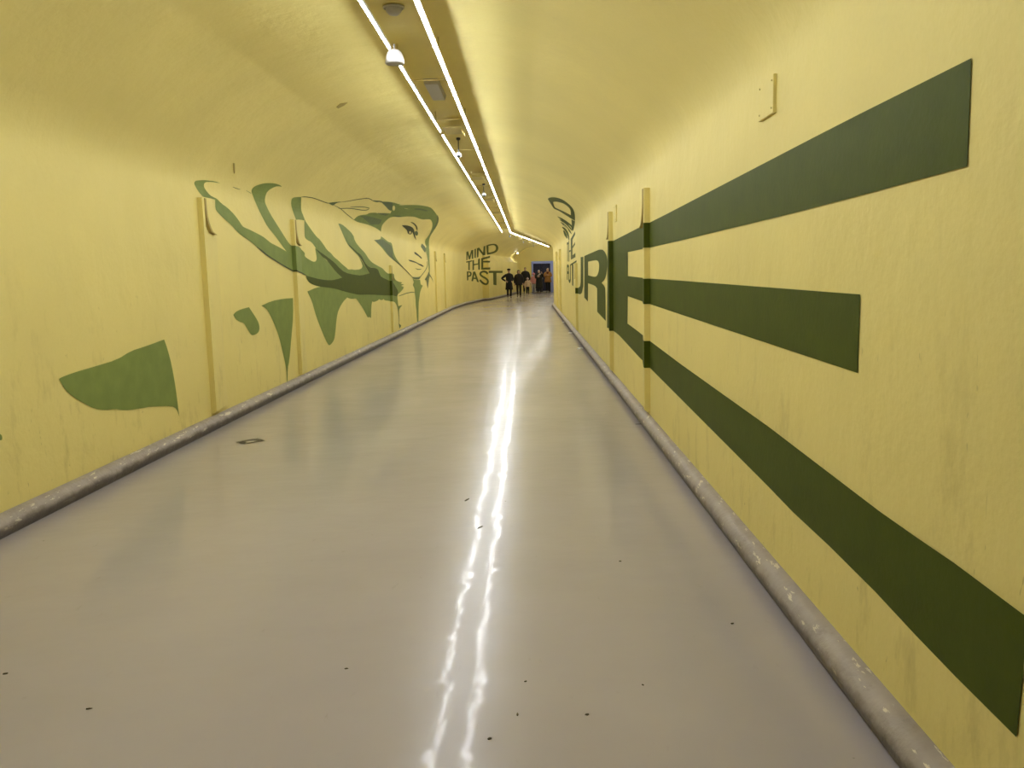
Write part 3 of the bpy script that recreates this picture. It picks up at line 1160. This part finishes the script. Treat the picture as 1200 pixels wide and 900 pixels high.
# small lamp at the foot of the far arch
p = FAR.world(-1.72, 20.0, 2.92)
o = thing('arch_lamp', p, 'tiny bright lamp on the vault at the left foot of the far arch', 'lamp')
bm = bmesh.new()
lathe(bm, [(0.0, -0.042), (0.022, -0.036), (0.034, -0.014), (0.037, 0.0), (0.0, 0.0)], 16)
from_bm('globe', bm, MT['globe'], o, smooth=True)
bm = bmesh.new()
lathe(bm, [(0.085, 0.0), (0.085, 0.02), (0.03, 0.05), (0.03, 0.16), (0.0, 0.16)], 16)
from_bm('bracket', bm, MT['white'], o, smooth=True)

# ------------------------------------------------------------------ door in the end wall
nE = Vector((D2.y, -D2.x))


def end_pt(lat, back, z):
    q = P3 + nE * lat - D2 * back
    return Vector((q.x, q.y, z))


def end_lat(px):
    """lateral place on the end wall seen at this photo column, near eye height"""
    v = ray(px, 325)
    e = P3 - Vector((0, 0))
    t = e.dot(D2) / (v.x * D2.x + v.y * D2.y)
    return (Vector((v.x * t, v.y * t)) - P3).dot(nE)


la, lb_ = end_lat(623.2), end_lat(648.6)
rzE = math.atan2(nE.y, nE.x)
dr = bpy.data.objects.new('door_1', None)
COL.objects.link(dr)
dr.location = end_pt(la, 0, 0)
dr.rotation_euler = (0, 0, rzE)
structure(dr)
W_ = lb_ - la
for nm, lo, hi in (('jamb', (0, -0.10, 0), (0.12, 0.0, 2.30)), ('jamb', (W_ - 0.22, -0.10, 0), (W_, 0.0, 2.30)), ('lintel', (0, -0.11, 2.13), (W_, 0.0, 2.31))):
    bm = bmesh.new()
    box(bm, lo, hi, 0.008)
    from_bm(nm, bm, MT['blue'], dr)
inner0, inner1 = 0.12, W_ - 0.22
midx = (inner0 + inner1) / 2
for a, b in ((inner0 + 0.005, midx - 0.004), (midx + 0.004, inner1 - 0.005)):
    bm = bmesh.new()
    box(bm, (a, -0.05, 0.02), (b, -0.005, 2.125), 0.004)
    lf = from_bm('door_leaf', bm, MT['navy'], dr)
    bm = bmesh.new()
    box(bm, (a + 0.06, -0.056, 0.03), (b - 0.06, -0.050, 0.10), 0.002)
    from_bm('kick_plate', bm, MT['steel'], lf)
    bm = bmesh.new()
    xh = b - 0.07 if a < midx - 0.1 else a + 0.05
    box(bm, (xh, -0.085, 0.95), (xh + 0.02, -0.05, 1.15), 0.004)
    from_bm('door_handle', bm, MT['steel'], lf)


# ------------------------------------------------------------------ people
def skin_obj(name, nodes, edges, mat, parent, sub=1, root=0):
    """nodes: [(x, y, z, radius)] joined by edges and grown into one continuous surface"""
    me = bpy.data.meshes.new(name)
    me.from_pydata([n[:3] for n in nodes], edges, [])
    o = bpy.data.objects.new(name, me)
    COL.objects.link(o)
    md = o.modifiers.new('skin', 'SKIN')
    md.use_smooth_shade = True
    sv = me.skin_vertices[0].data
    for i, n in enumerate(nodes):
        r = n[3]
        sv[i].radius = r if isinstance(r, tuple) else (r, r)
        sv[i].use_root = i == root
    ss = o.modifiers.new('sub', 'SUBSURF')
    ss.levels = ss.render_levels = sub
    dg = bpy.context.evaluated_depsgraph_get()
    nm = bpy.data.meshes.new_from_object(o.evaluated_get(dg))
    bpy.data.objects.remove(o)
    bpy.data.meshes.remove(me)
    nm.name = name
    for pgn in nm.polygons:
        pgn.use_smooth = True
    return link(name, nm, mat, parent)


SKIN = plain('skin', (0.50, 0.32, 0.23), 0.55)


EYEM = plain('eye_dark', (0.03, 0.02, 0.015), 0.3)
LIPM = plain('lip', (0.35, 0.14, 0.11), 0.5)


def cloth(name, rgb):
    return plain(name, rgb, 0.85, scale=20)


def person(px, py, height, label, face, armL, armR, stride, coat, coat_len, legs_c, shoe_c, head_kind, head_c, extra=None, plump=1.0, lat=None):
    p = on_z(px, py) if lat is None else lat
    k = height / 1.75
    o = thing('person', (p.x, p.y, 0), label, 'person', 'people at the far end', face)
    o.scale = (k, k, k)
    kid = height < 1.45
    hr = 1.22 if kid else 1.0
    # the figure looks along its own -y
    ls, rs = stride, -stride
    nodes = [(0, 0, 0.95, 0.11), (0, 0, 1.12, 0.10), (0, 0, 1.32, 0.11), (0, 0, 1.44, 0.085), (0, -0.005, 1.51, 0.052), (0, -0.015, 1.56, 0.06 * hr),
             (0, -0.02, 1.64, 0.088 * hr), (0, -0.012, 1.71, 0.066 * hr), (0, -0.098 * hr, 1.625, 0.016)]
    edges = [(0, 1), (1, 2), (2, 3), (3, 4), (4, 5), (5, 6), (6, 7), (6, 8)]
    nodes += [(0.088 * hr, -0.01, 1.63, 0.014), (-0.088 * hr, -0.01, 1.63, 0.014)]
    edges += [(6, 9), (6, 10)]

    def add(n, to):
        nodes.append(n)
        edges.append((to, len(nodes) - 1))
        return len(nodes) - 1
    arm_nodes = {}
    for s, (el, wr) in ((1, armL), (-1, armR)):
        sh = (s * 0.175, 0, 1.41)
        a = add((*sh, 0.045), 3)
        b = add((*el, 0.043), a)
        c = add((*wr, 0.030), b)
        d = (Vector(wr) - Vector(el)).normalized()
        side = d.cross(Vector((0, 1, 0.2))).normalized()
        palm = Vector(wr) + d * 0.055
        pm = add((*palm, (0.036, 0.022)), c)
        crook = d.cross(side).normalized() * 0.02
        for q, ln in ((-0.030, 0.060), (-0.010, 0.075), (0.010, 0.080), (0.030, 0.072)):
            f1 = palm + d * 0.035 + side * q
            m = add((*f1, 0.0100), pm)
            f2 = f1 + d * ln * 0.55 + crook * 0.5
            m = add((*f2, 0.0090), m)
            f3 = f2 + d * ln * 0.45 + crook
            add((*f3, 0.0080), m)
        t1 = palm - d * 0.01 + side * 0.045
        m = add((*t1, 0.011), pm)
        add((*(t1 + d * 0.045 + side * 0.02), 0.009), m)
        arm_nodes[s] = (sh, el, wr)
    leg = {}
    for s, st in ((1, ls), (-1, rs)):
        hip = (s * 0.09, 0, 0.90)
        kn = (s * 0.095, -st * 0.5 - 0.03, 0.50)
        an = (s * 0.09, -st + (0.02 if st > 0 else 0.06), 0.085 + (0.05 if st < 0 else 0))
        toe = (s * 0.10, an[1] - 0.15, 0.035 + (0.0 if st >= 0 else 0.01))
        a = add((*hip, 0.088), 0)
        b = add((*kn, 0.058), a)
        c = add((*an, 0.040), b)
        add((*toe, (0.042, 0.030)), c)
        leg[s] = (hip, kn, an, toe)
    body = skin_obj('body', nodes, edges, SKIN, o)
    # coat: trunk and sleeves in one piece
    g = plump * 1.14
    hem = 0.95 - coat_len
    bm = bmesh.new()
    kx = 0.5 + 0.5 * g
    rows = [(1.525, 0.060, 0.060), (1.505, 0.090, 0.080), (1.475, 0.160, 0.095), (1.42, 0.190, 0.112), (1.34, 0.200, 0.138), (1.20, 0.188, 0.142), (1.06, 0.178, 0.140)]
    nseg = max(2, int((1.0 - hem) / 0.12))
    for i in range(nseg + 1):
        f = i / nseg
        rows.append((0.98 - (0.98 - hem) * f, 0.184 + 0.045 * f * min(1, coat_len / 0.3), 0.144 + 0.03 * f))
    rows.append((hem + 0.01, 0.15, 0.11))
    prev = None
    for z, rx, ry in rows:
        ring_ = [bm.verts.new((rx * kx * math.cos(2 * math.pi * q / 20), 0.005 + ry * kx * math.sin(2 * math.pi * q / 20), z)) for q in range(20)]
        if prev:
            for q in range(20):
                bm.faces.new((prev[q], prev[(q + 1) % 20], ring_[(q + 1) % 20], ring_[q]))
        prev = ring_
    bm.faces.new(prev)
    cm = cloth('coat_cloth', coat)
    co = from_bm('coat', bm, cm, o, smooth=True)
    for s in (1, -1):
        sh, el, wr = arm_nodes[s]
        skin_obj('sleeve', [(sh[0] * 0.80, 0, 1.405, 0.085), (sh[0] * 1.03, 0, 1.40, 0.088 * kx), (*el, 0.070 * kx), (*(Vector(wr) * 0.96 + Vector(el) * 0.04), 0.056 * kx)],
                 [(0, 1), (1, 2), (2, 3)], cm, co)
    for s in (1, -1):
        bm = bmesh.new()
        bmesh.ops.create_uvsphere(bm, u_segments=10, v_segments=6, radius=0.010 * hr)
        bmesh.ops.translate(bm, verts=bm.verts, vec=(s * 0.030 * hr, -0.076 * hr - 0.012, 1.652))
        from_bm('eye', bm, EYEM, o, smooth=True)
    bm = bmesh.new()
    bmesh.ops.create_uvsphere(bm, u_segments=12, v_segments=6, radius=0.02 * hr)
    for v in bm.verts:
        v.co = Vector((v.co.x * 1.1, v.co.y * 0.4 - 0.066 * hr - 0.015, v.co.z * 0.3 + 1.580))
    from_bm('mouth', bm, LIPM, o, smooth=True)
    tn = [(0, 0, 0.98, 0.135)]
    te = []
    for s in (1, -1):
        hip, kn, an, toe = leg[s]
        i0 = len(tn)
        tn += [(*hip, 0.105), (*kn, 0.078), (an[0], an[1], an[2] + 0.03, 0.062), (an[0], an[1], an[2] - 0.02, 0.060)]
        te += [(0, i0), (i0, i0 + 1), (i0 + 1, i0 + 2), (i0 + 2, i0 + 3)]
    skin_obj('trousers', tn, te, cloth('trouser_cloth', legs_c), o)
    for s in (1, -1):
        hip, kn, an, toe = leg[s]
        skin_obj('shoe', [(an[0], an[1] + 0.02, an[2] + 0.02, 0.052), (an[0], an[1] - 0.03, 0.045 + an[2] - 0.085, 0.05), (toe[0], toe[1] - 0.02, toe[2] + 0.006, (0.048, 0.036))],
                 [(0, 1), (1, 2)], cloth('shoe_leather', shoe_c), o)
    hm = cloth('headwear', head_c)
    if head_kind == 'hood':
        skin_obj('hood', [(0, 0.05, 1.50, 0.11), (0, 0.045, 1.62, 0.118), (0, 0.030, 1.715, 0.10), (0, 0.01, 1.765, 0.05)], [(0, 1), (1, 2), (2, 3)], hm, o)
    elif head_kind == 'cap':
        skin_obj('hair', [(0, 0.045, 1.56, 0.07), (0, 0.04, 1.66, 0.085)], [(0, 1)], cloth('hair', (0.02, 0.014, 0.01)), o)
        bm = bmesh.new()
        lathe(bm, [(0.092, 1.69), (0.108, 1.715), (0.11, 1.75), (0.09, 1.785), (0.0, 1.80)], 20)
        bm2 = from_bm('cap', bm, hm, o, smooth=True)
        bm = bmesh.new()
        box(bm, (-0.075, -0.175, 1.70), (0.075, -0.07, 1.715), 0.006)
        from_bm('brim', bm, hm, bm2)
    elif head_kind == 'beanie':
        bm = bmesh.new()
        r0 = 0.108 * hr
        lathe(bm, [(r0, 1.655), (r0 * 1.03, 1.69), (r0 * 0.95, 1.74), (r0 * 0.65, 1.785), (0.0, 1.80)], 18)
        hb = from_bm('hat', bm, hm, o, smooth=True)
        bm = bmesh.new()
        lathe(bm, [(0.0, 1.79), (0.03, 1.80), (0.035, 1.825), (0.02, 1.848), (0.0, 1.852)], 12)
        from_bm('pompom', bm, hm, hb, smooth=True)
    else:
        skin_obj('hair', [(0, 0.055, 1.58, 0.07 if head_kind == 'short' else 0.085), (0, 0.035, 1.68, 0.095 * hr), (0, 0.0, 1.745, 0.07)] +
                 ([(0, 0.07, 1.46, 0.07)] if head_kind == 'long' else []), [(0, 1), (1, 2)] + ([(0, 3)] if head_kind == 'long' else []), hm, o)
    if extra:
        for nm, ns, es, c in extra:
            skin_obj(nm, ns, es, cloth(nm, c), o)
    return o


DOWN = lambda s, out=0.05, fwd=0.0: ((s * (0.235 + out), 0.03 - fwd * 0.4, 1.13), (s * (0.24 + out), -0.05 - fwd, 0.88))
BLK = (0.010, 0.010, 0.012)
# left arm = +x of a figure that faces the camera is at the right of the picture after the turn below
person(597.0, 349, 1.72, 'person in a black cap and long black coat standing with hand on hip', 0.10,
       ((0.25, 0.03, 1.14), (0.16, -0.20, 1.02)), ((-0.46, 0.06, 1.20), (-0.20, -0.10, 1.03)), 0.02, BLK, 0.45, BLK, (0.03, 0.03, 0.03), 'cap', (0.006, 0.006, 0.007), plump=0.95)
person(608.3, 348.2, 1.66, 'person in a dark hooded jacket walking towards the camera', 0.0,
       DOWN(1, 0.03, 0.06), DOWN(-1, 0.03, 0.02), 0.16, (0.018, 0.013, 0.012), 0.16, (0.022, 0.018, 0.014), (0.012, 0.01, 0.01), 'hood', (0.013, 0.010, 0.010), plump=1.30)
person(616.0, 344.2, 1.86, 'tall person in a dark jacket standing behind the small child', 0.0,
       DOWN(1, 0.04), DOWN(-1, 0.04), 0.03, (0.012, 0.010, 0.010), 0.18, (0.016, 0.014, 0.013), (0.01, 0.01, 0.01), 'short', (0.012, 0.009, 0.008), plump=1.35)
person(618.6, 345.6, 1.12, 'small child in a cream padded jacket and pale hat', 0.0,
       DOWN(1, 0.14), DOWN(-1, 0.08), 0.10, (0.62, 0.46, 0.34), 0.10, (0.012, 0.011, 0.012), (0.35, 0.26, 0.22), 'beanie', (0.62, 0.47, 0.42), plump=1.30)
person(625.8, 344.0, 1.42, 'child in a pink jacket and pink hat with white leggings by the blue doorway', 0.25,
       DOWN(1, 0.0, 0.05), DOWN(-1, 0.02, 0.05), 0.04, (0.55, 0.24, 0.24), 0.10, (0.50, 0.50, 0.54), (0.02, 0.018, 0.02), 'beanie', (0.55, 0.20, 0.24), plump=1.05,
       extra=[('backpack', [(-0.02, 0.20, 1.05, 0.10), (-0.02, 0.20, 1.32, 0.10)], [(0, 1)], (0.015, 0.014, 0.018))])
person(632.0, 344.3, 1.66, 'person in a long black coat and pale scarf before the navy doors', 0.0,
       ((0.33, -0.02, 1.22), (0.22, -0.16, 1.50)), ((-0.27, -0.04, 1.15), (-0.05, -0.24, 1.24)), 0.03, (0.010, 0.010, 0.010), 0.55, (0.01, 0.01, 0.01), (0.012, 0.012, 0.012), 'long', (0.30, 0.27, 0.26), plump=1.25,
       extra=[('scarf', [(-0.13, -0.10, 1.22, 0.06), (-0.05, -0.155, 1.33, 0.06), (0.05, -0.15, 1.42, 0.055), (0.10, -0.05, 1.47, 0.05)], [(0, 1), (1, 2), (2, 3)], (0.42, 0.38, 0.37))])
person(642.3, 343.2, 1.78, 'person in a mustard brown coat and dark red scarf by the right door jamb', -0.2,
       ((0.27, -0.04, 1.16), (0.10, -0.26, 1.25)), ((-0.27, -0.04, 1.16), (-0.08, -0.26, 1.25)), 0.03, (0.33, 0.16, 0.045), 0.20, (0.012, 0.011, 0.012), (0.015, 0.012, 0.012), 'short', (0.36, 0.26, 0.20), plump=1.25,
       extra=[('scarf', [(-0.08, -0.06, 1.46, 0.06), (0, -0.12, 1.45, 0.06), (0.08, -0.06, 1.46, 0.06), (0.02, -0.17, 1.34, 0.05)], [(0, 1), (1, 2), (1, 3)], (0.10, 0.015, 0.015))])

# ------------------------------------------------------------------ world and view
w = bpy.data.worlds.new('world')
w.use_nodes = True
w.node_tree.nodes['Background'].inputs[0].default_value = (0, 0, 0, 1)
w.node_tree.nodes['Background'].inputs[1].default_value = 0.0
S.world = w
S.view_settings.view_transform = 'Standard'
S.view_settings.look = 'None'
S.view_settings.exposure = 0.0
S.view_settings.gamma = 1.0
S.view_settings.use_curve_mapping = False
S.cycles.max_bounces = 10
S.cycles.diffuse_bounces = 7
S.cycles.use_denoising = True
